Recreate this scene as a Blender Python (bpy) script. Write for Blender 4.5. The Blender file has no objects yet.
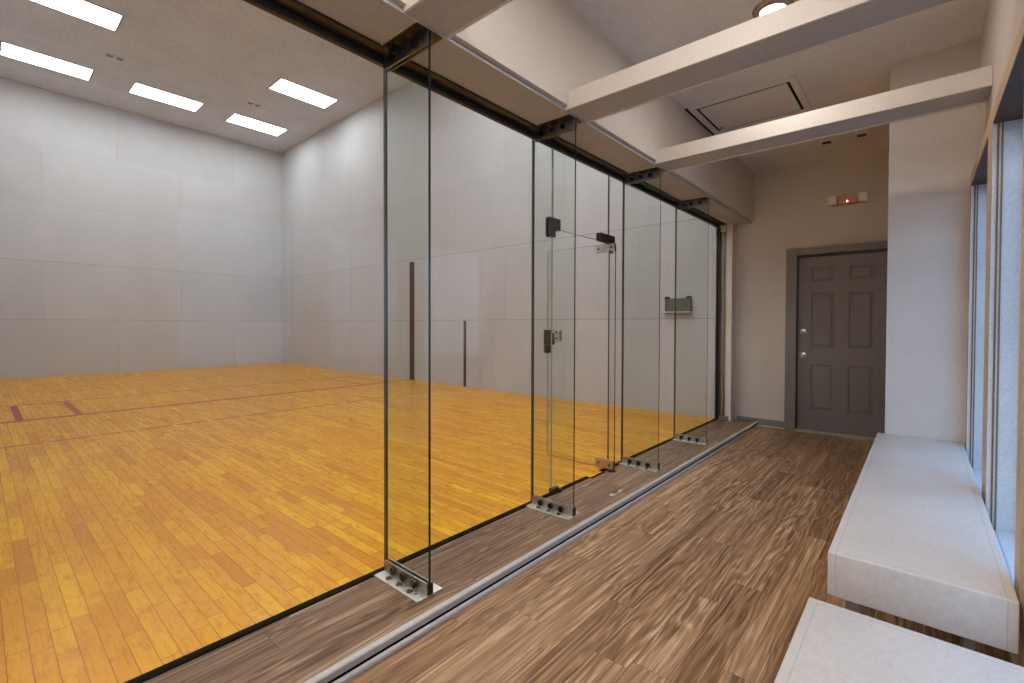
import bpy, bmesh, math
from mathutils import Vector, Matrix
C = bpy.context.scene.collection
PI = math.pi
# ------------------------------------------------------------------ dimensions (metres; x across the corridor, y along it)
EYE = 1.17
XG, XF, XS = -1.846, -1.532, -1.53      # glass wall, corridor end of the fins, soffit edge
XR, XC = 0.253, 0.22                    # right wall, face of its window casings
YE, YW = 5.878, 6.03                    # court side wall, corridor end wall
Y0 = -0.218                             # other court side wall
XFRONT = -14.02
ZP = 0.04                               # court and platform level
ZS = 2.376                              # soffit underside
ZC = 2.96                               # corridor ceiling
ZCC = 6.12                              # court ceiling
YB = -3.2                               # corridor wall behind
FINS = [1.235, 2.31, 3.49, 4.575]
BEAMS = [(1.10, 1.325), (2.19, 2.41), (3.355, 3.584)]

# ------------------------------------------------------------------ node helpers
class NT:
    def __init__(s, name):
        s.m = bpy.data.materials.new(name); s.m.use_nodes = True
        s.t = s.m.node_tree; s.t.nodes.clear()
        s.out = s.n('ShaderNodeOutputMaterial')
    def n(s, typ, **kw):
        nd = s.t.nodes.new(typ)
        for k, v in kw.items(): setattr(nd, k, v)
        return nd
    def lk(s, a, b): s.t.links.new(a, b)
    def set(s, sock, v):
        if isinstance(v, bpy.types.NodeSocket): s.lk(v, sock)
        elif isinstance(v, (tuple, list)) and len(v) == 3 and sock.type == 'RGBA': sock.default_value = (*v, 1)
        else: sock.default_value = v
    def math(s, op, a, b=0.0, c=None, clamp=False):
        nd = s.n('ShaderNodeMath', operation=op, use_clamp=clamp)
        s.set(nd.inputs[0], a); s.set(nd.inputs[1], b)
        if c is not None: s.set(nd.inputs[2], c)
        return nd.outputs[0]
    def mix(s, f, a, b, mode='MIX'):
        nd = s.n('ShaderNodeMix', data_type='RGBA', blend_type=mode)
        s.set(nd.inputs[0], f); s.set(nd.inputs[6], a); s.set(nd.inputs[7], b)
        return nd.outputs[2]
    def comb(s, x, y, z=0.0):
        nd = s.n('ShaderNodeCombineXYZ'); s.set(nd.inputs[0], x); s.set(nd.inputs[1], y); s.set(nd.inputs[2], z)
        return nd.outputs[0]
    def xyz(s):
        tc = s.n('ShaderNodeTexCoord'); sp = s.n('ShaderNodeSeparateXYZ'); s.lk(tc.outputs['Object'], sp.inputs[0])
        s.co = tc.outputs['Object']
        return sp.outputs[0], sp.outputs[1], sp.outputs[2]
    def noise(s, vec, scale, detail=3.0, rough=0.5, dist=0.0):
        nd = s.n('ShaderNodeTexNoise'); s.set(nd.inputs['Vector'], vec); nd.inputs['Scale'].default_value = scale
        nd.inputs['Detail'].default_value = detail; nd.inputs['Roughness'].default_value = rough
        nd.inputs['Distortion'].default_value = dist
        return nd.outputs['Fac']
    def white(s, vec):
        nd = s.n('ShaderNodeTexWhiteNoise', noise_dimensions='3D'); s.set(nd.inputs['Vector'], vec)
        return nd.outputs['Value']
    def ramp(s, f, stops):
        nd = s.n('ShaderNodeValToRGB'); s.set(nd.inputs[0], f)
        e = nd.color_ramp.elements
        while len(e) < len(stops): e.new(0.5)
        for i, (p, c) in enumerate(stops): e[i].position = p; e[i].color = (*c, 1)
        return nd.outputs[0]
    def rng(s, v, a, b, c, d):
        nd = s.n('ShaderNodeMapRange'); s.set(nd.inputs[0], v)
        for i, q in enumerate((a, b, c, d)): nd.inputs[i + 1].default_value = q
        return nd.outputs[0]
    def bsdf(s, col, rough=0.5, metal=0.0, bump=None, bs=0.1, bd=0.002, spec=0.5):
        b = s.n('ShaderNodeBsdfPrincipled')
        s.set(b.inputs['Base Color'], col); s.set(b.inputs['Roughness'], rough); s.set(b.inputs['Metallic'], metal)
        b.inputs['Specular IOR Level'].default_value = spec
        if bump is not None:
            bn = s.n('ShaderNodeBump'); bn.inputs['Strength'].default_value = bs; bn.inputs['Distance'].default_value = bd
            s.set(bn.inputs['Height'], bump); s.lk(bn.outputs[0], b.inputs['Normal'])
        s.lk(b.outputs[0], s.out.inputs[0])
        return s.m

def srgb(r, g, b):
    f = lambda c: ((c / 255 + 0.055) / 1.055) ** 2.4 if c > 10 else c / 255 / 12.92
    return (f(r), f(g), f(b))

def paint(name, col, rough=0.6, var=0.06, scale=60, bs=0.15, spec=0.5, metal=0.0):
    t = NT(name); t.xyz()
    n1 = t.noise(t.co, scale, 4); n2 = t.noise(t.co, 1.7, 3)
    f = t.math('ADD', t.math('MULTIPLY', n1, 0.6), t.math('MULTIPLY', n2, 0.4))
    lo = tuple(c * (1 - var * 2.5) for c in col); hi = tuple(min(1, c * (1 + var * 2.5)) for c in col)
    c = t.ramp(f, [(0.3, lo), (0.7, hi)])
    return t.bsdf(c, rough, metal, n1, bs, 0.002, spec)

def metal(name, col, rough=0.35, scale=90, var=0.2):
    t = NT(name); t.xyz()
    n = t.noise(t.co, scale, 3); n2 = t.noise(t.co, 14, 4, 0.6)
    f = t.math('ADD', t.math('MULTIPLY', n, 0.4), t.math('MULTIPLY', n2, 0.6))
    c = t.ramp(f, [(0.3, tuple(q * (1 - var) for q in col)), (0.7, tuple(min(1, q * (1 + var)) for q in col))])
    return t.bsdf(c, t.rng(n, 0.3, 0.7, rough * 0.8, rough * 1.3), 1.0, n, 0.05)

def planks(t, a, b, w, L, gap, gapL):
    """a runs along the boards, b across; returns (cell hash, second hash, gap mask, local along, local across)"""
    row = t.math('FLOOR', t.math('DIVIDE', b, w))
    h = t.white(t.comb(row, 3.7, 1.3))
    al = t.math('ADD', a, t.math('MULTIPLY', h, 17.0))
    q = t.math('DIVIDE', al, L)
    col = t.math('FLOOR', q)
    # shift each end joint a little so board lengths vary
    j = t.math('MULTIPLY', t.math('SUBTRACT', t.white(t.comb(row, col, 5.1)), 0.5), 0.75)
    fr = t.math('SUBTRACT', q, t.math('ADD', col, 0.5))
    side = t.math('GREATER_THAN', fr, j)
    cell = t.math('ADD', col, side)
    h1 = t.white(t.comb(row, cell, 0.5)); h2 = t.white(t.comb(row, cell, 9.5))
    fb = t.math('FRACT', t.math('DIVIDE', b, w))
    db = t.math('MULTIPLY', t.math('MINIMUM', fb, t.math('SUBTRACT', 1.0, fb)), w)
    da = t.math('MULTIPLY', t.math('ABSOLUTE', t.math('SUBTRACT', fr, j)), L)
    g = t.math('MAXIMUM', t.math('LESS_THAN', db, gap), t.math('LESS_THAN', da, gapL))
    return h1, h2, g, row, cell

# ------------------------------------------------------------------ materials
def m_court_floor():
    t = NT('maple_court_floor'); x, y, z = t.xyz()
    h1, h2, g, row, cell = planks(t, x, y, 0.0572, 0.48, 0.0011, 0.0013)
    base = t.ramp(h1, [(0.0, srgb(200, 132, 18)), (0.10, srgb(216, 150, 20)), (0.5, srgb(227, 164, 22)), (0.85, srgb(234, 176, 26)), (1.0, srgb(242, 190, 38))])
    off = t.math('MULTIPLY', h2, 40.0)
    grain = t.noise(t.comb(t.math('MULTIPLY', x, 5.0), t.math('MULTIPLY', y, 70.0), off), 1.6, 5, 0.65, 0.8)
    c = t.mix(t.rng(grain, 0.35, 0.75, 0.38, 0.0), base, srgb(186, 112, 20))
    blot = t.noise(t.comb(t.math('MULTIPLY', x, 11.0), t.math('MULTIPLY', y, 26.0), off), 1.0, 4, 0.65, 0.5)
    c = t.mix(t.rng(blot, 0.50, 0.70, 0.0, 0.65), c, srgb(186, 106, 18))
    spot = t.noise(t.comb(t.math('MULTIPLY', x, 22.0), t.math('MULTIPLY', y, 60.0), off), 1.0, 4, 0.7, 0.5)
    c = t.mix(t.rng(spot, 0.63, 0.74, 0.0, 0.7), c, srgb(124, 64, 14))
    c = t.mix(t.math('MULTIPLY', t.math('GREATER_THAN', h2, 0.985), 0.4), c, srgb(184, 104, 34))
    c = t.mix(t.math('MULTIPLY', g, 0.85), c, srgb(70, 36, 8))
    big = t.noise(t.co, 0.6, 2)
    c = t.mix(t.rng(big, 0.3, 0.7, 0.0, 0.12), c, srgb(206, 138, 40))
    r = t.math('ADD', t.rng(grain, 0.2, 0.8, 0.24, 0.34), t.math('MULTIPLY', g, 0.2))
    return t.bsdf(c, r, 0, t.math('SUBTRACT', t.math('MULTIPLY', grain, 0.1), g), 0.12, 0.0008, 0.2)

def m_vinyl(name, tint, w=0.123, L=0.92):
    t = NT(name); x, y, z = t.xyz()
    h1, h2, g, row, cell = planks(t, y, t.math('ADD', x, 0.006), w, L, 0.0007, 0.0009)
    k = lambda c: tuple(a * b for a, b in zip(c, tint))
    off = t.math('MULTIPLY', h2, 60.0)
    warp = t.noise(t.comb(t.math('MULTIPLY', x, 9.0), t.math('MULTIPLY', y, 1.1), off), 1.0, 3, 0.5, 0.3)
    wv = t.math('SINE', t.math('ADD', t.math('MULTIPLY', warp, 58.0), t.math('MULTIPLY', x, 160.0)))
    wmask = t.rng(t.noise(t.comb(t.math('MULTIPLY', x, 6.0), t.math('MULTIPLY', y, 1.2), t.math('MULTIPLY', h1, 30.0)), 1.0, 2), 0.4, 0.65, 0.02, 0.075)
    fine = t.noise(t.comb(t.math('MULTIPLY', x, 190.0), t.math('MULTIPLY', y, 2.6), off), 1.0, 4, 0.6, 0.4)
    med = t.noise(t.comb(t.math('MULTIPLY', x, 42.0), t.math('MULTIPLY', y, 0.9), off), 1.0, 5, 0.65, 0.6)
    f = t.math('ADD', t.math('MULTIPLY', fine, 0.45), t.math('ADD', t.math('MULTIPLY', med, 0.45), t.math('MULTIPLY', wv, wmask)))
    f = t.math('ADD', f, t.math('MULTIPLY', t.math('SUBTRACT', h1, 0.5), 0.09))
    c = t.ramp(f, [(0.25, k(srgb(78, 54, 36))), (0.38, k(srgb(126, 97, 70))), (0.49, k(srgb(163, 133, 102))), (0.63, k(srgb(214, 188, 154)))])
    c = t.mix(t.math('MULTIPLY', g, 0.75), c, k(srgb(50, 32, 20)))
    return t.bsdf(c, t.rng(fine, 0.2, 0.8, 0.52, 0.38), 0, f, 0.25, 0.0012, 0.35)

def m_court_wall(axis):
    t = NT('white_court_panels_' + ('front' if axis == 1 else 'side')); x, y, z = t.xyz()
    a = y if axis == 1 else x
    zz = t.math('SUBTRACT', z, 0.02)
    r = t.math('DIVIDE', zz, 1.235)
    row = t.math('FLOOR', r)
    odd = t.math('MODULO', row, 2.0)
    a0 = t.math('ADD', a, t.math('MULTIPLY', odd, 1.22))
    q = t.math('DIVIDE', t.math('ADD', a0, 51.0 - (1.95 if axis == 1 else 0.55)), 2.44)
    fq = t.math('FRACT', q)
    dv = t.math('MULTIPLY', t.math('MINIMUM', fq, t.math('SUBTRACT', 1.0, fq)), 2.44)
    fr = t.math('FRACT', r)
    dh = t.math('MULTIPLY', t.math('MINIMUM', fr, t.math('SUBTRACT', 1.0, fr)), 1.235)
    low = t.math('LESS_THAN', z, 2.7)
    wear = t.rng(t.noise(t.co, 0.9, 2), 0.35, 0.65, 0.12, 0.85)
    sh = t.math('MULTIPLY', t.math('LESS_THAN', dh, 0.0055), t.math('ADD', 0.14, t.math('MULTIPLY', low, 0.28)))
    sv = t.math('MULTIPLY', t.math('LESS_THAN', dv, 0.006), t.math('MULTIPLY', wear, 0.38))
    seam = t.math('MAXIMUM', sh, sv)
    cell = t.white(t.comb(t.math('FLOOR', q), row, 2.0))
    n = t.noise(t.co, 55, 4, 0.6); n2 = t.noise(t.comb(t.math('MULTIPLY', x, 1.2), t.math('MULTIPLY', y, 1.2), t.math('MULTIPLY', z, 0.7)), 1.0, 4, 0.6)
    f = t.math('ADD', t.math('MULTIPLY', n, 0.4), t.math('ADD', t.math('MULTIPLY', n2, 0.4), t.math('MULTIPLY', cell, 0.12)))
    c = t.ramp(f, [(0.25, srgb(180, 181, 184)), (0.72, srgb(204, 204, 207))])
    scuff = t.noise(t.comb(t.math('MULTIPLY', x, 3.0), t.math('MULTIPLY', y, 3.0), t.math('MULTIPLY', z, 9.0)), 2.0, 4, 0.7)
    c = t.mix(t.rng(scuff, 0.66, 0.8, 0.0, 0.25), c, srgb(150, 146, 142))
    c = t.mix(seam, c, srgb(96, 90, 86))
    return t.bsdf(c, t.rng(n2, 0.3, 0.7, 0.42, 0.62), 0, t.math('SUBTRACT', t.math('MULTIPLY', n, 0.3), seam), 0.15, 0.002, 0.35)

def m_glass(name, tint, k=1.0):
    t = NT(name)
    tr = t.n('ShaderNodeBsdfTransparent'); tr.inputs[0].default_value = (*tint, 1)
    gl = t.n('ShaderNodeBsdfGlossy'); gl.inputs['Roughness'].default_value = 0.0; gl.inputs['Color'].default_value = (1, 1, 1, 1)
    fr = t.n('ShaderNodeFresnel'); fr.inputs[0].default_value = 1.5
    geo = t.n('ShaderNodeNewGeometry')
    n = t.noise(geo.outputs['Position'], 40, 2)          # faint unevenness in the tint
    f = t.math('MULTIPLY', t.math('MULTIPLY', fr.outputs[0], t.math('SUBTRACT', 1.0, geo.outputs['Backfacing'])), t.rng(n, 0.3, 0.7, 0.95 * k, 1.05 * k))
    mx = t.n('ShaderNodeMixShader'); t.lk(f, mx.inputs[0]); t.lk(tr.outputs[0], mx.inputs[1]); t.lk(gl.outputs[0], mx.inputs[2])
    t.lk(mx.outputs[0], t.out.inputs[0])
    return t.m

def m_emit(name, col, st):
    t = NT(name); t.xyz()
    n = t.noise(t.co, 8, 2)
    e = t.n('ShaderNodeEmission'); e.inputs[0].default_value = (*col, 1)
    t.set(e.inputs[1], t.rng(n, 0.3, 0.7, st * 0.97, st * 1.03)); t.lk(e.outputs[0], t.out.inputs[0])
    return t.m

def m_bench(hx, hy):
    t = NT('white_laminate'); x, y, z = t.xyz()
    n = t.noise(t.co, 70, 3); n2 = t.noise(t.co, 3, 3)
    f = t.math('ADD', t.math('MULTIPLY', n, 0.5), t.math('MULTIPLY', n2, 0.5))
    c = t.ramp(f, [(0.3, srgb(192, 185, 176)), (0.7, srgb(212, 205, 196))])
    dx = t.math('ABSOLUTE', t.math('SUBTRACT', t.math('ABSOLUTE', x), hx - 0.022))
    dy = t.math('ABSOLUTE', t.math('SUBTRACT', t.math('ABSOLUTE', y), hy - 0.022))
    ln = t.math('MAXIMUM', t.math('LESS_THAN', dx, 0.0011), t.math('LESS_THAN', dy, 0.0011))
    c = t.mix(t.math('MULTIPLY', ln, 0.35), c, srgb(120, 116, 112))
    return t.bsdf(c, 0.42, 0, n, 0.15, 0.001, 0.45)

def m_carcass(): pass

M = {}
M['court_floor'] = m_court_floor()
M['vinyl'] = m_vinyl('brown_vinyl_planks', (1.0, 0.90, 0.82))
M['vinyl_platform'] = m_vinyl('greyish_vinyl_planks', (0.66, 0.62, 0.61), 0.15)
M['wall_front'] = m_court_wall(1)
M['wall_side'] = m_court_wall(0)
M['court_ceiling'] = paint('court_ceiling_paint', srgb(204, 208, 216), 0.8, 0.06, 22, 0.5)
M['wall'] = paint('warm_white_wall_paint', srgb(208, 201, 194), 0.65, 0.03, 90, 0.25)
M['ceiling'] = paint('ceiling_texture_paint', srgb(220, 218, 218), 0.8, 0.07, 110, 0.5)
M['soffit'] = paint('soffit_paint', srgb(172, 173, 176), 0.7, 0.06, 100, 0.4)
M['beam'] = paint('white_beam_paint', srgb(214, 208, 202), 0.5, 0.03, 80, 0.12)
M['trim_grey'] = paint('grey_trim_paint', srgb(128, 124, 122), 0.5, 0.04, 60, 0.1)
M['door_grey'] = paint('grey_door_paint', srgb(126, 121, 122), 0.45, 0.04, 60, 0.1)
M['casing'] = paint('tan_window_casing', srgb(196, 176, 152), 0.5, 0.05, 80, 0.1)
M['reveal'] = paint('pale_window_reveal', srgb(200, 206, 210), 0.55, 0.06, 120, 0.3)
M['head_brown'] = paint('dark_brown_window_head', srgb(74, 58, 48), 0.5, 0.12, 40, 0.2)
M['brown_stop'] = paint('brown_window_stop', srgb(120, 98, 78), 0.5, 0.06, 60, 0.1)
M['black'] = paint('black_steel_paint', srgb(30, 30, 32), 0.35, 0.1, 50, 0.1)
M['black_dull'] = paint('black_rubber', srgb(13, 12, 11), 0.8, 0.1, 50, 0.1, spec=0.1)
M['nosing'] = paint('pale_grey_nosing', srgb(182, 175, 168), 0.45, 0.05, 60, 0.1)
M['tube'] = paint('grey_vinyl_tube', srgb(166, 160, 156), 0.4, 0.05, 60, 0.1)
M['steel'] = metal('satin_steel', (0.50, 0.47, 0.43), 0.34, 60, 0.25)
M['steel_blue'] = metal('dark_blued_steel', (0.26, 0.28, 0.31), 0.32)
M['steel_light'] = metal('bright_floor_plate', (0.80, 0.77, 0.72), 0.45)
M['dark_metal'] = metal('dark_bronze', (0.10, 0.09, 0.085), 0.35)
M['bolt'] = metal('black_bolt', (0.06, 0.055, 0.05), 0.3)
M['brass_bolt'] = metal('dull_bronze_bolt', (0.22, 0.17, 0.12), 0.35)
M['copper'] = metal('copper_toned_plate', (0.62, 0.42, 0.33), 0.38)
M['line_red'] = paint('red_court_line', srgb(150, 38, 22), 0.35, 0.06, 40, 0.05)
M['line_maroon'] = paint('dark_maroon_line', srgb(64, 22, 24), 0.4, 0.08, 40, 0.05)
M['line_brown'] = paint('dark_brown_line', srgb(70, 46, 46), 0.4, 0.08, 40, 0.05)
M['glass'] = m_glass('clear_wall_glass', (0.975, 0.985, 0.98), 0.5)
M['fin_glass'] = m_glass('green_tinted_fin_glass', (0.93, 0.955, 0.94), 1.0)
M['glass_edge'] = paint('dark_green_glass_edge', srgb(20, 24, 22), 0.25, 0.1, 60, 0.0)
M['glass_edge_pale'] = paint('pale_green_glass_edge', srgb(134, 142, 132), 0.3, 0.06, 60, 0.0)
M['glass_edge_grey'] = paint('grey_silicone_joint', srgb(66, 64, 60), 0.4, 0.1, 60, 0.0)
M['panel_light'] = m_emit('ceiling_panel_light', (0.95, 0.98, 1.0), 14.0)
M['panel_frame'] = paint('light_panel_frame', srgb(120, 112, 106), 0.5, 0.03)
M['warm_lamp'] = m_emit('warm_lamp', (1.0, 0.84, 0.66), 26.0)
M['lamp_rim'] = metal('bronze_lamp_rim', (0.42, 0.33, 0.26), 0.35)
M['plastic'] = paint('white_plastic', srgb(240, 238, 232), 0.4, 0.04, 60, 0.05)
M['pinkish'] = paint('translucent_pinkish_plastic', srgb(206, 160, 142), 0.4, 0.05, 60, 0.05)
M['red_led'] = m_emit('red_indicator', (1.0, 0.32, 0.16), 7.0)
M['brushed'] = metal('satin_nickel', (0.55, 0.52, 0.48), 0.25)
M['leg'] = paint('grey_leg_paint', srgb(150, 150, 150), 0.4, 0.04, 60, 0.05)
M['dark_vent'] = paint('dark_vent_slots', srgb(58, 50, 44), 0.6, 0.05)
M['box_grey'] = paint('grey_green_box', srgb(92, 92, 86), 0.5, 0.06, 40, 0.1)
M['pavement'] = paint('outdoor_concrete', srgb(150, 148, 142), 0.8, 0.06, 20, 0.3)

# ------------------------------------------------------------------ mesh helpers
def nb(): return bmesh.new()
def box(bm, x0, x1, y0, y1, z0, z1, bev=0.0, mi=0, seg=2):
    x0, x1 = sorted((x0, x1)); y0, y1 = sorted((y0, y1)); z0, z1 = sorted((z0, z1))
    r = bmesh.ops.create_cube(bm, size=1.0, matrix=Matrix.Translation(((x0 + x1) / 2, (y0 + y1) / 2, (z0 + z1) / 2)) @ Matrix.Diagonal((x1 - x0, y1 - y0, z1 - z0, 1)))
    fs = set(f for v in r['verts'] for f in v.link_faces)
    for f in fs: f.material_index = mi
    if bev > 0:
        es = list(set(e for v in r['verts'] for e in v.link_edges))
        bmesh.ops.bevel(bm, geom=es, offset=bev, segments=seg, affect='EDGES', profile=0.5)
    return bm
def cyl(bm, p, axis, r, h, seg=20, r2=None, mi=0, bev=0.0):
    """cylinder starting at p and running h along axis"""
    a = Vector(axis).normalized()
    q = a.to_track_quat('Z', 'Y').to_matrix().to_4x4()
    mt = Matrix.Translation(Vector(p) + a * h / 2) @ q
    res = bmesh.ops.create_cone(bm, cap_ends=True, segments=seg, radius1=r, radius2=r if r2 is None else r2, depth=h, matrix=mt)
    for v in res['verts']:
        for f in v.link_faces: f.material_index = mi
    if bev > 0:
        es = [e for e in set(e for v in res['verts'] for e in v.link_edges) if any(len(f.verts) > 4 for f in e.link_faces)]
        bmesh.ops.bevel(bm, geom=es, offset=bev, segments=2, affect='EDGES', profile=0.5)
    return bm
def prism(bm, pts, axis, a0, a1, mi=0):
    """extrude a closed 2-D outline along x, y or z"""
    def P(u, v, a): return {'x': (a, u, v), 'y': (u, a, v), 'z': (u, v, a)}[axis]
    A = [bm.verts.new(P(u, v, a0)) for u, v in pts]; B = [bm.verts.new(P(u, v, a1)) for u, v in pts]
    n = len(pts); fs = [bm.faces.new(A), bm.faces.new(B[::-1])]
    for i in range(n): fs.append(bm.faces.new((A[i], B[i], B[(i + 1) % n], A[(i + 1) % n])))
    for f in fs: f.material_index = mi
    return bm
def lathe(bm, prof, cx, cy, seg=32, mi=0):
    """prof: (radius, z) revolved about the vertical through cx, cy"""
    rings = []
    for r, z in prof:
        rings.append([bm.verts.new((cx + r * math.cos(2 * PI * i / seg), cy + r * math.sin(2 * PI * i / seg), z)) for i in range(seg)])
    for a, b in zip(rings, rings[1:]):
        for i in range(seg):
            f = bm.faces.new((a[i], a[(i + 1) % seg], b[(i + 1) % seg], b[i])); f.material_index = mi; f.smooth = True
    return bm
def obj(name, bm, mats, parent=None, smooth=False):
    bmesh.ops.recalc_face_normals(bm, faces=bm.faces[:])
    me = bpy.data.meshes.new(name); bm.to_mesh(me); bm.free()
    for m in (mats if isinstance(mats, (list, tuple)) else [mats]): me.materials.append(M[m] if isinstance(m, str) else m)
    if smooth:
        for p in me.polygons: p.use_smooth = True
        try: me.set_sharp_from_angle(angle=math.radians(35))
        except Exception: pass
    o = bpy.data.objects.new(name, me); C.objects.link(o)
    if parent is not None: o.parent = parent
    return o
def struct(name, bm, mats, **k):
    o = obj(name, bm, mats, **k)
    if o.parent is None: o['kind'] = 'structure'
    return o
def tag(o, label, cat, group=None):
    o['label'] = label; o['category'] = cat
    if group: o['group'] = group
    return o
def empty(name, loc=(0, 0, 0)):
    o = bpy.data.objects.new(name, None); C.objects.link(o); o.location = loc; o.empty_display_size = 0.1
    return o
def dup(root, loc):
    r = root.copy(); C.objects.link(r); r.location = loc
    for ch in list(root.children):
        c = ch.copy(); C.objects.link(c); c.parent = r
        for g in list(ch.children):
            d = g.copy(); C.objects.link(d); d.parent = c
    return r
B1 = lambda *a, **k: box(nb(), *a, **k)

# ------------------------------------------------------------------ the setting: floors
bm = nb(); box(bm, -1.447, XR + 0.12, YB - 0.12, YW + 0.12, -0.12, 0)
struct('floor', bm, 'vinyl')
NX0, NX1, NY0, NY1 = -1.863, -1.822, 2.985, 3.17        # little tongue of court floor at the glass door
bm = nb()
box(bm, NX0 - 0.012, -1.447, YB - 0.12, Y0, -0.12, ZP)
box(bm, NX0 + 0.0, -1.447, Y0, NY0, -0.12, ZP); box(bm, NX1, -1.447, NY0, NY1, -0.12, ZP); box(bm, NX0, -1.447, NY1, YW + 0.12, -0.12, ZP)
struct('floor_platform', bm, 'vinyl_platform')
bm = nb(); box(bm, XFRONT - 0.12, NX0, Y0 - 0.12, YE + 0.05, -0.12, ZP); box(bm, NX0, NX1, NY0, NY1, -0.12, ZP)
fc = struct('floor_court', bm, 'court_floor')
e = 0.0012
def line(name, x0, x1, y0, y1, m='line_red'): return obj(name, B1(x0, x1, y0, y1, ZP, ZP + e), m, fc)
line('short_line', -7.915, -7.815, Y0, YE)['label'] = 'red line across the maple floor'
line('service_line', -9.40, -9.375, Y0, YE)
for ya, yb in ((0.306, 0.372), (0.822, 0.888), (4.78, 4.82), (5.32, 5.36)):
    line('service_box_line', -9.39, -7.90, ya, yb)
y = 0.08
for ya, yb in ((-0.15, 0.42), (0.46, 0.80), (0.83, 1.10), (1.15, 1.44), (1.49, 1.78), (1.84, 2.12), (2.17, 2.48), (2.52, 3.02), (3.06, 3.46), (3.53, 3.90), (3.97, 4.25), (4.4, 4.7), (4.85, 5.15), (5.3, 5.6)):
    line('receiving_line', -6.298, -6.262, ya, yb)
# black gap between court boards and platform
bm = nb()
for ya, yb in ((Y0, NY0), (NY1 + 0.0, YE)): box(bm, NX0 - 0.012, NX0 + 0.028, ya, yb, ZP, ZP + 0.004, 0.001)
box(bm, NX1 - 0.012, NX1 + 0.006, NY0, NY1, ZP, ZP + 0.004, 0.001); box(bm, NX0 + 0.02, NX1, NY0 - 0.012, NY0, ZP, ZP + 0.004, 0.001)
struct('trim_1', bm, 'black_dull')
# step nosing: aluminium edge with a rounded lip, grey tube at the foot
prof = [(-1.450, ZP), (-1.450, ZP + 0.005), (-1.434, ZP + 0.005)]
for i in range(7):
    a = PI / 2 - i * PI / 2 / 6; prof.append((-1.434 + 0.007 * math.cos(a), ZP - 0.002 + 0.007 * math.sin(a)))
prof += [(-1.427, 0.035), (-1.4315, 0.0335), (-1.4315, 0.015), (-1.436, 0.014), (-1.436, ZP)]
bm = nb(); prism(bm, prof, 'y', YB, YW - 0.001)
for yy in (0.78, 0.98, 1.28, 1.62, 2.05, 2.5, 3.1, 3.8): cyl(bm, (-1.442, yy, ZP + 0.0045), (0, 0, 1), 0.0025, 0.0012, 10)
struct('trim_2', bm, 'nosing')
bm = nb(); box(bm, -1.4465, -1.4365, YB, YW - 0.002, 0.001, ZP - 0.001)
struct('trim_3', bm, 'black_dull')
pr = [(-1.422, 0.0)]
for i in range(9):
    a = PI - i * PI / 8; pr.append((-1.412 + 0.0100 * math.cos(a), 0.008 + 0.0095 * math.sin(a)))
pr += [(-1.402, 0.0)]
bm = nb(); prism(bm, pr, 'y', YB, YW - 0.002)
struct('trim_4', bm, 'tube', smooth=True)

# ------------------------------------------------------------------ walls and ceilings of the court
struct('wall_front', B1(XFRONT - 0.12, XFRONT, Y0 - 0.12, YE + 0.12, 0, ZCC + 0.12), 'wall_front')
ws = struct('wall_side', B1(XFRONT, XG - 0.03, YE, YW, 0, ZCC + 0.12), 'wall_side')
obj('painted_stripe', B1(-7.935, -7.775, YE - 0.0015, YE, ZP + 0.001, 2.447), 'line_maroon', ws)['label'] = 'tall dark maroon stripe painted on court wall'
obj('painted_stripe', B1(-6.315, -6.243, YE - 0.0015, YE, ZP + 0.001, 1.24), 'line_brown', ws)['label'] = 'short dark stripe painted on court wall'
struct('wall_near', B1(XFRONT, XG - 0.01, Y0 - 0.12, Y0, 0, ZCC + 0.12), 'wall_side')
struct('wall_above_glass', B1(XG - 0.06, XG + 0.02, Y0, YW, ZS + 0.004, ZCC + 0.12), 'wall_front')
struct('ceiling_court', B1(XFRONT - 0.12, XG + 0.02, Y0 - 0.12, YW, ZCC, ZCC + 0.12), 'court_ceiling')
# corridor shell
struct('wall_left', B1(XG - 0.12, XG + 0.02, YB - 0.12, Y0, 0, ZC + 0.1), 'wall')
we = struct('wall_end', B1(XG - 0.05, XR + 0.12, YW, YW + 0.12, -0.1, ZC + 0.1), 'wall')
struct('wall_back', B1(XG - 0.05, XR + 0.12, YB - 0.12, YB, -0.1, ZC + 0.1), 'wall')
struct('ceiling', B1(XS, XR + 0.12, YB - 0.12, YW + 0.12, ZC, ZC + 0.1), 'ceiling')
# right wall with three window openings
WINS = [(0.92, 1.80), (2.045, 2.88), (3.07, 4.05)]
WZ0, WZ1 = 0.285, 2.045
bm = nb(); ys = [YB - 0.12] + [v for w in WINS for v in w] + [YW + 0.12]
for i in range(0, len(ys), 2): box(bm, XR, XR + 0.12, ys[i], ys[i + 1], 0, ZC + 0.1)
for a, b in WINS: box(bm, XR, XR + 0.12, a, b, 0, WZ0); box(bm, XR, XR + 0.12, a, b, WZ1, ZC + 0.1)
struct('wall_right', bm, 'wall')
struct('wall_pier', B1(-0.183, XR, 4.14, 5.3, 0, ZC + 0.05), 'wall')
# soffit over the glass
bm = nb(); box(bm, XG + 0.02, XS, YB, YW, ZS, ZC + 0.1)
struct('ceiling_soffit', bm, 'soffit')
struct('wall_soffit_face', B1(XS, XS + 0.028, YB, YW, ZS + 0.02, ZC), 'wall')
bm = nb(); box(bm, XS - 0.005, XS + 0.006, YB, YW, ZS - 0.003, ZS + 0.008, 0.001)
struct('trim_5', bm, 'soffit')

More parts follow.
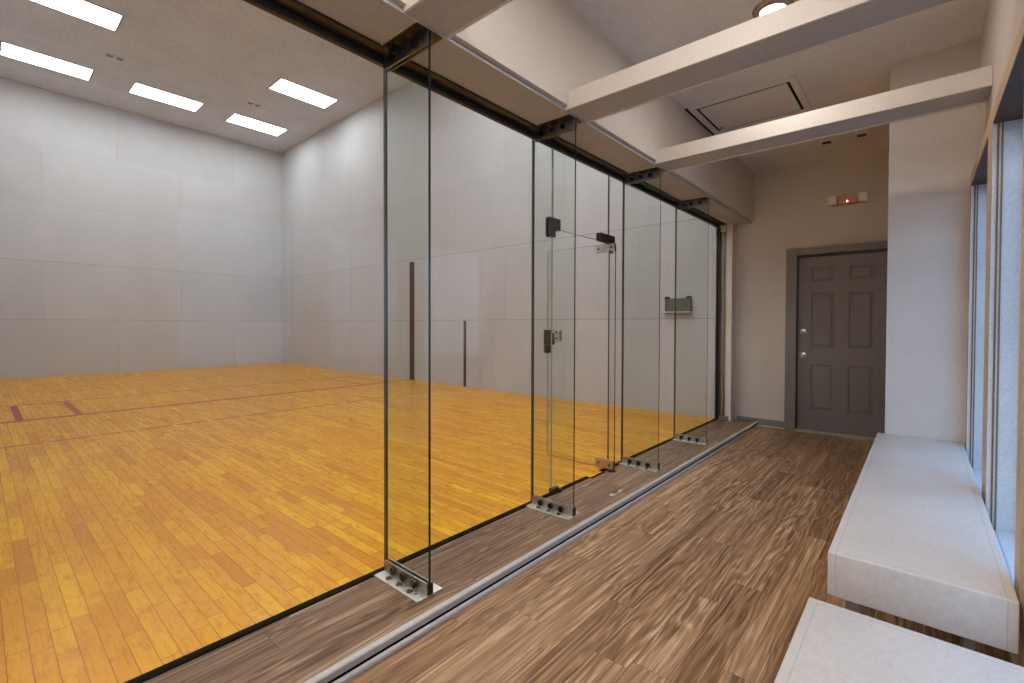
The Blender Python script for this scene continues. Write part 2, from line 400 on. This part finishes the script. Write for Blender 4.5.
# windows
for i, (a, b) in enumerate(WINS):
    w = empty('window_%d' % (i + 1), (XR, (a + b) / 2, WZ0)); w['kind'] = 'structure'
    oy, oz = (a + b) / 2, WZ0
    def part(name, bm, m):
        bmesh.ops.translate(bm, verts=bm.verts[:], vec=(-XR, -oy, -oz)); return obj(name, bm, m, w)
    bm = nb(); cw = 0.09
    box(bm, XC, XR, a - cw, a, WZ0 - 0.10, WZ1 + 0.07, 0.003); box(bm, XC, XR, b, b + cw, WZ0 - 0.10, WZ1 + 0.07, 0.003)
    box(bm, XC, XR, a, b, WZ1, WZ1 + 0.07, 0.003); box(bm, XC, XR, a, b, WZ0 - 0.10, WZ0, 0.003)
    part('casing', bm, 'casing')
    bm = nb()   # stepped lining of the opening
    for X0, X1, d in ((XC, XC + 0.014, 0.004), (XC + 0.02, XR + 0.075, 0.012)):
        box(bm, X0, X1, a, a + d, WZ0, WZ1); box(bm, X0, X1, b - d, b, WZ0, WZ1); box(bm, X0, X1, a, b, WZ0, WZ0 + d)
    part('lining', bm, 'reveal')
    bm = nb(); box(bm, XC + 0.0, XR + 0.075, a + 0.012, b - 0.012, WZ1 - 0.012, WZ1)
    part('head', bm, 'head_brown')
    bm = nb()
    for X0, X1, d in ((XC + 0.014, XC + 0.020, 0.008), (XC + 0.026, XC + 0.031, 0.018)):
        box(bm, X0, X1, b - d, b, WZ0, WZ1); box(bm, X0, X1, a, a + d, WZ0, WZ1)
    part('stop', bm, 'brown_stop')
    bm = nb(); X0, X1, d = XR + 0.075, XR + 0.105, 0.04
    box(bm, X0, X1, a, a + d, WZ0, WZ1); box(bm, X0, X1, b - d, b, WZ0, WZ1); box(bm, X0, X1, a + d, b - d, WZ0, WZ0 + d); box(bm, X0, X1, a + d, b - d, WZ1 - d, WZ1)
    part('sash', bm, 'black')
    bm = nb(); box(bm, XR + 0.086, XR + 0.092, a + 0.04, b - 0.04, WZ0 + 0.04, WZ1 - 0.04)
    part('pane', bm, 'glass')
struct('exterior_pavement', B1(XR + 0.12, 14, -10, 14, -0.3, -0.12), 'pavement')

# baseboard on the end wall
bm = nb(); prism(bm, [(YW, 0.0), (YW, 0.085), (YW - 0.006, 0.085), (YW - 0.012, 0.076), (YW - 0.012, 0.0)], 'x', -1.66, -1.15)
struct('baseboard_end', bm, 'trim_grey')
bm = nb(); box(bm, -1.69, -1.15, YW - 0.022, YW - 0.012, 0.0, 0.008, 0.003)
struct('trim_6', bm, 'steel_light')

# white post where the glass wall ends
bm = nb(); box(bm, -1.755, -1.692, 5.875, YW, ZP, ZS, 0.002); struct('trim_7', bm, 'beam')
bm = nb(); box(bm, -1.856, -1.824, 5.845, 5.90, ZP, ZS - 0.04, 0.002); struct('trim_8', bm, 'black')
bm = nb(); box(bm, -1.823, -1.790, 5.90, 5.95, ZP + 0.05, ZS - 0.1, 0.002); box(bm, -1.788, -1.757, 5.93, 5.96, ZP + 0.05, ZS - 0.1)
struct('trim_9', bm, 'steel')
bm = nb(); box(bm, -1.83, -1.757, 5.87, 5.949, ZS - 0.09, ZS, 0.003); struct('trim_10', bm, 'beam')
bm = nb(); box(bm, -1.83, -1.715, 5.86, 5.949, ZP, ZP + 0.05, 0.003); struct('trim_11', bm, 'trim_grey')

# black steel channel along the head of the glass wall
bm = nb()
box(bm, XG - 0.012, XG + 0.012, Y0, YE, 2.335, ZS + 0.002, 0.001)
box(bm, XG + 0.012, XG + 0.078, Y0, YE, ZS - 0.012, ZS + 0.001, 0.002)
for yy in (0.55, 0.86, 1.65, 1.95, 2.75, 3.1, 3.85, 4.2, 4.95, 5.35): cyl(bm, (XG + 0.012, yy, 2.352), (1, 0, 0), 0.010, 0.006, 12)
struct('trim_12', bm, 'black', smooth=True)

# ------------------------------------------------------------------ corridor ceiling beams
names = ['white ceiling beam nearest the camera above the tall first glass fin',
         'white ceiling beam passing under the round bronze ceiling lamp',
         'white ceiling beam just before the square ceiling hatch, ending at the window wall']
for (ya, yb), lab in zip(BEAMS, names):
    b = empty('ceiling_beam', ((XS + XR) / 2, (ya + yb) / 2, ZS)); ox, oy = b.location.x, b.location.y
    bm = nb(); box(bm, XS + 0.0065 - ox, XR - 0.001 - ox, ya - oy, ya - oy + 0.012, 0.0, 0.10, 0.002)
    obj('front_board', bm, 'beam', b)
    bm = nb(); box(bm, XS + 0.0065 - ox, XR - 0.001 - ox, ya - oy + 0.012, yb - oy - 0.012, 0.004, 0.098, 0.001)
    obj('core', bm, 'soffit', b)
    bm = nb(); box(bm, XS + 0.0065 - ox, XR - 0.001 - ox, yb - oy - 0.012, yb - oy, -0.004, 0.10, 0.002)
    obj('rear_edge', bm, 'beam', b)
    tag(b, lab, 'ceiling beam', 'white ceiling beams across the corridor')

# ------------------------------------------------------------------ glass wall
def pane(name, outline, label=None, m='glass', em='glass_edge_grey', parent=None, t=0.006):
    """upright pane in the glass wall plane; outline is (y, z)"""
    bm = nb(); prism(bm, outline, 'x', XG - t, XG + t)
    bm.normal_update()
    for f in bm.faces: f.material_index = 0 if abs(f.normal.x) > 0.5 else 2 if abs(f.normal.z) > 0.5 and f.calc_center_median().z < 0.1 else 1
    return obj(name, bm, [m, em, 'black_dull'], parent)
R4 = lambda a, b, c, d: [(a, c), (b, c), (b, d), (a, d)]
g = 0.002; zt, zb = 2.337, ZP + 0.006
GG = 'fixed panes of the glass court wall'
PN = [(Y0 + 0.002, FINS[0] - 0.0065, 'large clear glass wall pane left of the tallest glass fin'),
      (FINS[0] + 0.0065, FINS[1] - 0.0065, 'clear glass wall pane between the first two glass fins'),
      (FINS[2] + 0.0065, FINS[3] - 0.0065, 'clear glass wall pane between the third and fourth glass fins'),
      (FINS[3] + 0.0065, 5.845, 'last clear glass wall pane, beside the white end post')]
for a, b, lab in PN: tag(pane('glass_wall_pane', R4(a, b, zb, zt)), lab, 'glass pane', GG)
hp = pane('glass_wall_pane', R4(FINS[1] + 0.0065, 2.511, zb, zt), em='glass_edge_pale')
tag(hp, 'narrow glass wall pane between the second fin and the open glass door', 'glass pane', GG)
tp = empty('glass_transom', (0, 0, 0))
pane('pane', R4(2.515, 3.247, 1.808, zt), parent=tp)
tag(tp, 'clear glass transom pane above the open glass door, with dark corner patches', 'glass pane', GG)
def bolts(name, pts, axis, r, h, m, parent):
    for p in pts: obj(name, cyl(nb(), p, axis, r, h, 16, bev=r * 0.25), m, parent, smooth=True)
bm = nb(); L = [(2.46, 1.875), (2.585, 1.875), (2.585, 1.798), (2.53, 1.798), (2.53, 1.748), (2.46, 1.748)]
prism(bm, L, 'x', XG + 0.0065, XG + 0.016); prism(bm, L, 'x', XG - 0.016, XG - 0.0065)
cp = obj('corner_patch', bm, 'dark_metal', tp); cp['label'] = 'dark L-shaped corner patch'
bolts('bolt', [(XG + 0.016, 2.485, 1.85), (XG + 0.016, 2.558, 1.852), (XG + 0.016, 2.492, 1.77)], (1, 0, 0), 0.008, 0.003, 'bolt', cp)
bm = nb(); box(bm, XG + 0.0065, XG + 0.018, 3.095, 3.32, 1.806, 1.868, 0.002); box(bm, XG - 0.018, XG - 0.0065, 3.095, 3.32, 1.806, 1.868, 0.002)
cp = obj('pivot_patch', bm, 'dark_metal', tp); cp['label'] = 'dark rectangular pivot patch'
bolts('bolt', [(XG + 0.018, 3.125, 1.835), (XG + 0.018, 3.29, 1.83)], (1, 0, 0), 0.008, 0.003, 'bolt', cp)
sp = pane('glass_wall_pane', [(3.262, zb), (FINS[2] - 0.0065, zb), (FINS[2] - 0.0065, zt), (3.251, zt), (3.251, 1.803), (3.262, 1.803)])
tag(sp, 'narrow glass wall pane between the hinge of the glass door and third fin', 'glass pane', GG)
bm = nb(); box(bm, XG - 0.012, XG + 0.02, 2.50, 2.575, ZP + 0.005, ZP + 0.045, 0.003); box(bm, XG + 0.0, XG + 0.03, 2.57, 2.60, ZP + 0.003, ZP + 0.03, 0.003)
obj('bottom_clip', bm, 'dark_metal', hp)['label'] = 'small dark clip'

# open glass door, swung into the court
YD = 3.235
gd = empty('glass_door', (XG + 0.03, YD, ZP)); ox = gd.location
def dpart(name, bm, m, parent=gd, **k):
    bmesh.ops.translate(bm, verts=bm.verts[:], vec=-Vector(ox) if parent is gd else (0, 0, 0)); return obj(name, bm, m, parent, **k)
bm = nb(); box(bm, -2.42, -1.775, YD - 0.006, YD + 0.006, ZP + 0.014, 1.80); bm.normal_update()
for f in bm.faces: f.material_index = 0 if abs(f.normal.y) > 0.5 else 2 if f.normal.x < -0.5 else 1
dpart('leaf', bm, ['glass', 'glass_edge', 'glass_edge_pale'])
def patch(name, x0, x1, z0, z1, m, bl):
    bm = nb()
    for s in (-1, 1): box(bm, x0, x1, YD + s * 0.0065, YD + s * 0.017, z0, z1, 0.0015)
    o = dpart(name, bm, m)
    for x, z in bl:
        obj('bolt', cyl(nb(), (x - ox[0], YD - 0.017 - ox[1], z - ox[2]), (0, -1, 0), 0.0085, 0.003, 16, bev=0.001), 'bolt', o, smooth=True)
    return o
patch('top_patch', -1.945, -1.778, 1.738, 1.797, 'steel', [(-1.915, 1.765), (-1.805, 1.768)])
patch('bottom_patch', -1.935, -1.778, ZP + 0.012, ZP + 0.082, 'copper', [(-1.905, ZP + 0.05), (-1.81, ZP + 0.045)])['label'] = 'copper-toned bottom patch'
patch('lock_plate', -2.375, -2.285, 1.035, 1.127, 'steel', [(-2.315, 1.108), (-2.315, 1.058)])
bm = nb(); box(bm, -2.445, -2.365, YD - 0.03, YD + 0.03, 1.0, 1.13, 0.008); box(bm, -2.44, -2.395, YD - 0.036, YD + 0.02, 0.93, 1.0, 0.008)
box(bm, -2.372, -2.345, YD - 0.034, YD - 0.017, 1.012, 1.10, 0.004)
dpart('lock', bm, 'dark_metal', smooth=True)
bm = nb(); cyl(bm, (-1.80, YD, 1.797), (0, 0, 1), 0.017, 0.0075); box(bm, -1.86, -1.785, YD - 0.013, YD + 0.013, 1.797, 1.8025, 0.001)
cyl(bm, (-1.812, YD - 0.005, 1.722), (0, 0, 1), 0.018, 0.02)
dpart('top_pivot', bm, 'dark_metal', smooth=True)
bm = nb(); cyl(bm, (-1.80, YD, ZP), (0, 0, 1), 0.020, 0.013); cyl(bm, (-1.80, YD, ZP), (0, 0, 1), 0.035, 0.005)
dpart('bottom_pivot', bm, 'black', smooth=True)
tag(gd, 'frameless clear glass door standing open into the court', 'glass door')

# fins
def make_fin():
    f = empty('glass_fin', (XF, 0, ZP)); W = XF - XG - 0.006    # fin spans x from -W to 0
    bm = nb(); box(bm, -W, 0, -0.006, 0.006, 0.008, 2.318); bm.normal_update()
    for q in bm.faces: q.material_index = 0 if abs(q.normal.y) > 0.5 else 1
    obj('pane', bm, ['fin_glass', 'glass_edge'], f)
    fr = (0.24, 0.49, 0.74)
    for nm, z0, dz, s in (('floor_bracket', 0.0, 0.054, 1), ('ceiling_bracket', ZS - 0.002 - ZP, 0.062, -1)):
        bm = nb()
        box(bm, -W, 0.004, -0.068, 0.068, z0, z0 + s * 0.006, 0.001)
        if s < 0: box(bm, -W - 0.004, 0.008, -0.076, 0.072, z0 - 0.0012, z0 + 0.0015, mi=1)
        obb = obj(nm, bm, 'steel_light' if s > 0 else ['dark_metal', 'steel_light'], f)
        for k in (-1, 1):
            o = obj('angle_plate', B1(-W + 0.004, 0.002, k * 0.0065, k * 0.0145, z0 + s * 0.006, z0 + s * dz, 0.001), 'steel' if s > 0 else 'steel_blue', obb)
            for q in fr:
                x = -W * (1 - q)
                obj('bolt', cyl(nb(), (x, k * 0.0145, z0 + s * dz * 0.55), (0, k, 0), 0.0175 if s > 0 else 0.0145, 0.014, 18, bev=0.003), 'bolt', obb, smooth=True)
                bm = nb(); cyl(bm, (x, k * 0.042, z0 + s * 0.006), (0, 0, s), 0.0135, 0.003, 18); cyl(bm, (x, k * 0.044, z0 + s * 0.009), (0, 0, s), 0.0075, 0.008, 12, bev=0.002)
                obj('floor_bolt' if s > 0 else 'ceiling_bolt', bm, 'brass_bolt', obb, smooth=True)
    o = obj('end_cap', B1(0.0022, 0.006, -0.0145, 0.0145, 0.006, 0.056, 0.001), 'bolt', f)
    return f
fin0 = make_fin()
FL = ['tallest-looking glass fin with the largest bolted brackets, nearest the camera',
      'glass fin bolted to the platform just before the open glass door',
      'glass fin bolted to the platform right behind the glass door hinge',
      'last and smallest-looking glass fin, near the white end post']
for i, yy in enumerate(FINS):
    f = fin0 if i == 0 else dup(fin0, (XF, yy, ZP))
    if i == 0: f.location = (XF, yy, ZP)
    tag(f, FL[i], 'glass fin', 'upright glass fins bracing the glass wall')

# small plate on the platform
bm = nb(); box(bm, -1.553, -1.522, 2.76, 2.90, ZP, ZP + 0.003, 0.001, mi=0); box(bm, -1.545, -1.53, 2.78, 2.85, ZP + 0.003, ZP + 0.012, 0.003, mi=1)
tag(obj('floor_plate', bm, ['steel_light', 'dark_metal']), 'small metal floor plate on the platform in front of the glass door', 'floor plate')

# ------------------------------------------------------------------ end door
d = empty('door_1', (-0.643, YW, 0)); d['kind'] = 'structure'
def dp(name, bm, m, parent=d, **k):
    bmesh.ops.translate(bm, verts=bm.verts[:], vec=(0.643, -YW, 0)); return obj(name, bm, m, parent, **k)
SX0, SX1, SZ0, SZ1 = -1.045, -0.245, 0.035, 1.915
bm = nb()
box(bm, -1.152, SX0, YW - 0.055, YW, 0, 2.02, 0.004); box(bm, SX1, -0.184, YW - 0.055, YW, 0, 2.02, 0.004); box(bm, SX0, SX1, YW - 0.055, YW, 1.945, 2.02, 0.004)
dp('door_frame', bm, 'trim_grey')
bm = nb(); box(bm, SX0, SX0 + 0.012, YW - 0.03, YW, 0.03, 1.945); box(bm, SX0, SX1, YW - 0.03, YW, SZ1 + 0.004, 1.945); dp('door_stop', bm, 'black')
# slab with six raised panels: one mesh with moulded recesses
yf = YW - 0.018
bm = nb()
px = [(SX0 + 0.135, SX0 + 0.345), (SX0 + 0.47, SX0 + 0.68)]
pz = [(0.254, 0.749), (0.93, 1.525), (1.653, 1.807)]
xs = [SX0 + 0.006] + [v for p in px for v in p] + [SX1 - 0.004]; zs = [SZ0] + [v for p in pz for v in p] + [SZ1]
for i in range(len(xs) - 1):
    for j in range(len(zs) - 1):
        if i % 2 == 1 and j % 2 == 1:
            x0, x1, z0, z1 = xs[i], xs[i + 1], zs[j], zs[j + 1]
            rings = []
            for ins, dy in ((0, 0), (0.010, 0.008), (0.020, 0.008), (0.036, 0.001)):
                rings.append([bm.verts.new((x, yf + dy, z)) for x, z in ((x0 + ins, z0 + ins), (x1 - ins, z0 + ins), (x1 - ins, z1 - ins), (x0 + ins, z1 - ins))])
            for a, b in zip(rings, rings[1:]):
                for k in range(4): bm.faces.new((a[k], a[(k + 1) % 4], b[(k + 1) % 4], b[k]))
            bm.faces.new(rings[-1])
        else:
            bm.faces.new([bm.verts.new((x, yf, z)) for x, z in ((xs[i], zs[j]), (xs[i + 1], zs[j]), (xs[i + 1], zs[j + 1]), (xs[i], zs[j + 1]))])
bmesh.ops.remove_doubles(bm, verts=bm.verts[:], dist=1e-5)
box(bm, xs[0], xs[-1], yf + 0.010, YW, SZ0, SZ1)
leaf = dp('door_leaf', bm, 'door_grey')
def knobm(x, z, r, l):
    bm = nb(); cyl(bm, (x, yf, z), (0, -1, 0), r * 1.15, 0.008, 24, bev=0.002); cyl(bm, (x, yf - 0.008, z), (0, -1, 0), r * 0.45, l * 0.4, 16)
    cyl(bm, (x, yf - 0.008 - l * 0.4, z), (0, -1, 0), r * 0.8, l * 0.6, 24, bev=r * 0.28); return bm
dp('door_knob', knobm(-0.985, 0.845, 0.028, 0.05), 'brushed', leaf, smooth=True)
dp('deadbolt', knobm(-0.985, 1.105, 0.026, 0.014), 'brushed', leaf, smooth=True)
bm = nb(); box(bm, -1.05, -0.235, YW - 0.075, YW, 0, 0.022, 0.004); box(bm, -1.045, -0.24, YW - 0.05, YW - 0.01, 0.022, 0.03, 0.003)
dp('threshold', bm, 'steel')

# emergency light over the door
el = empty('emergency_light', (-0.598, YW, 2.49))
def ep(name, bm, m, parent=el, **k):
    bmesh.ops.translate(bm, verts=bm.verts[:], vec=(0.598, -YW, -2.49)); return obj(name, bm, m, parent, **k)
bm = nb(); box(bm, -0.68, -0.52, YW - 0.055, YW, 2.445, 2.535, 0.008); ep('housing', bm, 'pinkish')
ep('backplate', B1(-0.74, -0.455, YW - 0.012, YW, 2.438, 2.50, 0.003), 'trim_grey')
for cx, nm in ((-0.727, 0), (-0.468, 1)):
    bm = nb(); box(bm, cx - 0.04, cx + 0.04, YW - 0.075, YW - 0.012, 2.448, 2.538, 0.014, seg=3); h = ep('lamp_head', bm, 'plastic', smooth=True)
    bm = nb()
    for k in range(4): box(bm, cx - 0.032 + k * 0.0175, cx - 0.024 + k * 0.0175, YW - 0.079, YW - 0.0755, 2.462, 2.524, 0.001)
    bmesh.ops.translate(bm, verts=bm.verts[:], vec=(0, 0, 0)); ep('lens_rib', bm, 'plastic', h)
bm = nb(); cyl(bm, (-0.60, YW - 0.055, 2.468), (0, -1, 0), 0.008, 0.004, 12, bev=0.001); ep('indicator_lamp', bm, 'red_led')
tag(el, 'white twin-head emergency light with a glowing red indicator above the grey door', 'emergency light')

# ------------------------------------------------------------------ corridor ceiling fittings
h = empty('ceiling_hatch', (-1.09, 4.22, ZC))
HX0, HX1, HY0, HY1 = -1.478, -0.70, 3.875, 4.565
def hp2(name, bm, m):
    bmesh.ops.translate(bm, verts=bm.verts[:], vec=(1.09, -4.22, -ZC)); return obj(name, bm, m, h)
bm = nb(); w = 0.05
box(bm, HX0, HX1, HY0, HY0 + w, ZC - 0.010, ZC, 0.002); box(bm, HX0, HX1, HY1 - w, HY1, ZC - 0.010, ZC, 0.002)
box(bm, HX0, HX0 + w, HY0 + w, HY1 - w, ZC - 0.010, ZC, 0.002); box(bm, HX1 - w, HX1, HY0 + w, HY1 - w, ZC - 0.010, ZC, 0.002)
hp2('hatch_frame', bm, 'ceiling')
bm = nb(); box(bm, HX0 + w, HX1 - w, HY0 + w, HY1 - w, ZC - 0.002, ZC - 0.0001); box(bm, HX0 - 0.016, HX0 - 0.001, HY0, HY1, ZC - 0.010, ZC - 0.0001); hp2('shadow_gap', bm, 'black_dull')
bm = nb(); box(bm, HX0 + w + 0.020, HX1 - w - 0.020, HY0 + w + 0.024, HY1 - w - 0.020, ZC - 0.009, ZC - 0.002, 0.002); hp2('hatch_panel', bm, 'ceiling')
bm = nb(); cyl(bm, (-1.38, 4.44, ZC - 0.009), (0, 0, -1), 0.012, 0.006, 12, bev=0.002); hp2('latch', bm, 'black')
tag(h, 'square ceiling hatch with thin raised frame beyond the lamp', 'ceiling hatch')
for x, lab in ((-0.72, 'small dark ceiling vent farther from the window wall'), (-0.445, 'small dark ceiling vent closer to the window wall')):
    v = empty('ceiling_vent', (x, 5.47, ZC))
    obj('frame', B1(-0.055, 0.055, -0.055, 0.055, -0.006, 0, 0.002), 'ceiling', v)
    bm = nb()
    for k in range(5): box(bm, -0.036, 0.036, -0.034 + k * 0.015, -0.024 + k * 0.015, -0.009, -0.006)
    obj('grille', bm, 'dark_vent', v)
    tag(v, lab, 'ceiling vent', 'small vents in the corridor ceiling')
def downlight(x, y, lab, power):
    t = empty('downlight', (x, y, ZC))
    bm = nb(); lathe(bm, [(0.060, -0.004), (0.066, -0.020), (0.078, -0.026), (0.094, -0.020), (0.103, -0.006), (0.104, 0.0)], 0, 0)
    obj('rim', bm, 'lamp_rim', t)
    bm = nb(); lathe(bm, [(0.0005, -0.034), (0.02, -0.033), (0.042, -0.026), (0.056, -0.016), (0.062, -0.004)], 0, 0)
    obj('bulb', bm, 'warm_lamp', t)
    tag(t, lab, 'ceiling lamp')
    ld = bpy.data.lights.new('lamp_light', 'AREA'); ld.shape = 'DISK'; ld.size = 0.12; ld.energy = power; ld.color = (1.0, 0.93, 0.86); ld.spread = PI
    lo = bpy.data.objects.new('lamp_light', ld); C.objects.link(lo); lo.parent = t; lo.location = (0, 0, -0.04)
    return t
downlight(-0.655, 2.975, 'round bronze-rimmed glowing ceiling lamp half hidden behind the middle beam', 6)
downlight(-0.655, 1.45, 'round bronze-rimmed ceiling lamp between the two nearest ceiling beams', 7)  # added out of view to light the front of the middle beam
downlight(-0.655, 0.35, 'round bronze-rimmed ceiling lamp above the end of the second bench', 14)  # also added out of view, lights the beam fronts from this side
downlight(-0.655, -0.8, 'round bronze-rimmed ceiling lamp behind the camera over the bench', 20)  # this lamp and the next are added behind the camera as fill
downlight(-0.655, -2.2, 'round bronze-rimmed ceiling lamp at the far back of the corridor', 20)

# ------------------------------------------------------------------ court ceiling lights
PL = [(-10.03, 0.41, 'lit ceiling panel cut by the top edge of the photo, nearest the glass wall'),
      (-12.53, 0.37, 'lit ceiling panel cut by the left edge of the photo'),
      (-12.51, 2.225, 'middle lit panel of the row of three beside the front court wall'),
      (-10.07, 4.11, 'lit ceiling panel nearest the corner fin among the two by the side wall'),
      (-12.52, 4.075, 'lit ceiling panel closest to the court corner'),
      (-5.0, 0.41, ''), (-5.0, 2.225, ''), (-5.0, 4.075, ''), (-3.0, 0.41, ''), (-3.0, 2.225, ''), (-3.0, 4.075, '')]  # panels with blank labels are added out of view to brighten the court
PL[0] = (*PL[0][:2], 'lit ceiling panel cut off by the top edge of the photo')
PL[3] = (*PL[3][:2], 'rightmost of the five lit ceiling panels above the court')
HID = ['unlabelled'] 
def court_light():
    t = empty('ceiling_light', (0, 0, ZCC))
    bm = nb(); a, b, w = 0.315, 0.62, 0.022
    box(bm, -a, a, -b, -b + w, -0.012, 0, 0.002); box(bm, -a, a, b - w, b, -0.012, 0, 0.002); box(bm, -a, -a + w, -b + w, b - w, -0.012, 0, 0.002); box(bm, a - w, a, -b + w, b - w, -0.012, 0, 0.002)
    obj('frame', bm, 'panel_frame', t)
    obj('diffuser', B1(-a + w, a - w, -b + w, b - w, -0.006, 0), 'panel_light', t)
    return t
cl0 = None
extra = ['ceiling light panel over the middle of the court near the near side wall', 'ceiling light panel over the exact middle of the court', 'ceiling light panel over the middle of the court near the striped wall',
         'ceiling light panel right behind the glass near the near side wall', 'ceiling light panel right behind the middle of the glass wall', 'ceiling light panel right behind the glass near the striped wall']
for i, (x, y, lab) in enumerate(PL):
    if cl0 is None: o = cl0 = court_light(); o.location = (x, y + 0.6, ZCC)
    else: o = dup(cl0, (x, y + 0.6, ZCC))
    tag(o, lab or extra[i - 5], 'ceiling light', 'light panels in the court ceiling')
for x, y, lab in ((-11.36, 1.76, 'small plate with two holes between the two left lit ceiling panels'), (-11.39, 4.18, 'small plate with two holes between the two right lit ceiling panels')):
    o = empty('ceiling_plate', (x, y, ZCC))
    obj('plate', B1(-0.08, 0.08, -0.15, 0.15, -0.008, 0, 0.003), 'court_ceiling', o)
    bm = nb(); box(bm, -0.045, 0.045, -0.12, -0.02, -0.012, -0.008, 0.002); box(bm, -0.045, 0.045, 0.03, 0.12, -0.012, -0.008, 0.002)
    obj('grille', bm, 'panel_frame', o)
    tag(o, lab, 'ceiling plate', 'small plates in the court ceiling')

# box on the court side wall
o = empty('wall_box', (-2.325, YE, 1.325))
bm = nb(); box(bm, -0.165, 0.165, -0.05, 0, 0.02, 0.185, 0.004); obj('body', bm, 'box_grey', o)
for x in (-0.14, 0.135): obj('clip', B1(x - 0.025, x + 0.025, -0.06, -0.0, 0.182, 0.21, 0.004), 'black', o)
obj('ledge', B1(-0.185, 0.165, -0.065, 0, 0.008, 0.018, 0.002), 'plastic', o)
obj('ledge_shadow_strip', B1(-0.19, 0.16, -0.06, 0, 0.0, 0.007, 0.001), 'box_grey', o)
tag(o, 'grey rectangular box with two dark top clips on the white court wall', 'wall box')

# ------------------------------------------------------------------ benches
BX0, BX1 = -0.224, 0.209
def bench(y0, y1, lab, legs):
    cx, cy = (BX0 + BX1) / 2, (y0 + y1) / 2; hx, hy = (BX1 - BX0) / 2, (y1 - y0) / 2
    t = empty('bench', (cx, cy, 0))
    bm = nb(); box(bm, -hx, hx, -hy, hy, 0.283, 0.426, 0.004, seg=3)
    s = obj('seat', bm, m_bench(hx, hy), t, smooth=True)
    for ly in legs:
        for x0, x1 in ((-0.185, -0.150), (0.108, 0.128), (0.165, 0.178)):
            if x0 == 0.165: continue
            bm = nb(); box(bm, x0 - cx, x1 - cx + 0.006, ly - cy, ly - cy + 0.032, 0.006, 0.283, 0.003); box(bm, x0 - cx - 0.006, x1 - cx + 0.012, ly - cy - 0.006, ly - cy + 0.038, 0, 0.006, 0.001)
            obj('leg', bm, 'leg', t)
    bm = nb()
    for x0 in (-0.182, 0.112): box(bm, x0 - cx, x0 + 0.02 - cx, legs[0] - cy + 0.032, legs[-1] - cy, 0.262, 0.283)
    obj('rail', bm, 'leg', t)
    return tag(t, lab, 'bench', 'white slab benches below the windows')
bench(1.84, 4.135, 'long white slab bench running under the windows to the white pier', (1.95, 3.0, 4.02))
bench(-0.80, 1.50, 'white slab bench in the bottom corner, only its end visible', (-0.7, 0.35, 1.36))

# ------------------------------------------------------------------ camera fitted to the photograph
cd = bpy.data.cameras.new('camera'); co = bpy.data.objects.new('camera', cd); C.objects.link(co)
f = 469.11; yaw, pit, roll = math.radians(41.058), math.radians(-0.9161), math.radians(0.1585)
F = Vector((-math.sin(yaw) * math.cos(pit), math.cos(yaw) * math.cos(pit), math.sin(pit)))
R = Vector((math.cos(yaw), math.sin(yaw), 0)); U = R.cross(F)
R2 = math.cos(roll) * R + math.sin(roll) * U; U2 = -math.sin(roll) * R + math.cos(roll) * U
mt = Matrix((R2, U2, -F)).transposed().to_4x4(); mt.translation = (0, 0, EYE); co.matrix_world = mt
cd.sensor_width = 36; cd.lens = f / 1024 * 36; cd.shift_x = -0.84 / 1024; cd.shift_y = -9.09 / 1024; cd.clip_start = 0.02
bpy.context.scene.camera = co

# ------------------------------------------------------------------ daylight and exposure
w = bpy.data.worlds.new('sky'); bpy.context.scene.world = w; w.use_nodes = True
nt = w.node_tree; nt.nodes.clear()
out = nt.nodes.new('ShaderNodeOutputWorld'); bg = nt.nodes.new('ShaderNodeBackground'); tc = nt.nodes.new('ShaderNodeTexCoord')
sx = nt.nodes.new('ShaderNodeSeparateXYZ'); rp = nt.nodes.new('ShaderNodeValToRGB')
nt.links.new(tc.outputs['Generated'], sx.inputs[0]); nt.links.new(sx.outputs[2], rp.inputs[0])
rp.color_ramp.elements[0].color = (0.48, 0.70, 1.0, 1); rp.color_ramp.elements[1].color = (0.18, 0.40, 0.9, 1)
nt.links.new(rp.outputs[0], bg.inputs[0]); bg.inputs[1].default_value = 2.3; nt.links.new(bg.outputs[0], out.inputs[0])
S = bpy.context.scene
S.view_settings.view_transform = 'Standard'; S.view_settings.look = 'None'; S.view_settings.gamma = 1; S.view_settings.exposure = 0.16
S.view_settings.use_curve_mapping = False
try:
    S.cycles.max_bounces = 14; S.cycles.diffuse_bounces = 8; S.cycles.transparent_max_bounces = 24; S.cycles.sample_clamp_indirect = 6
except Exception: pass
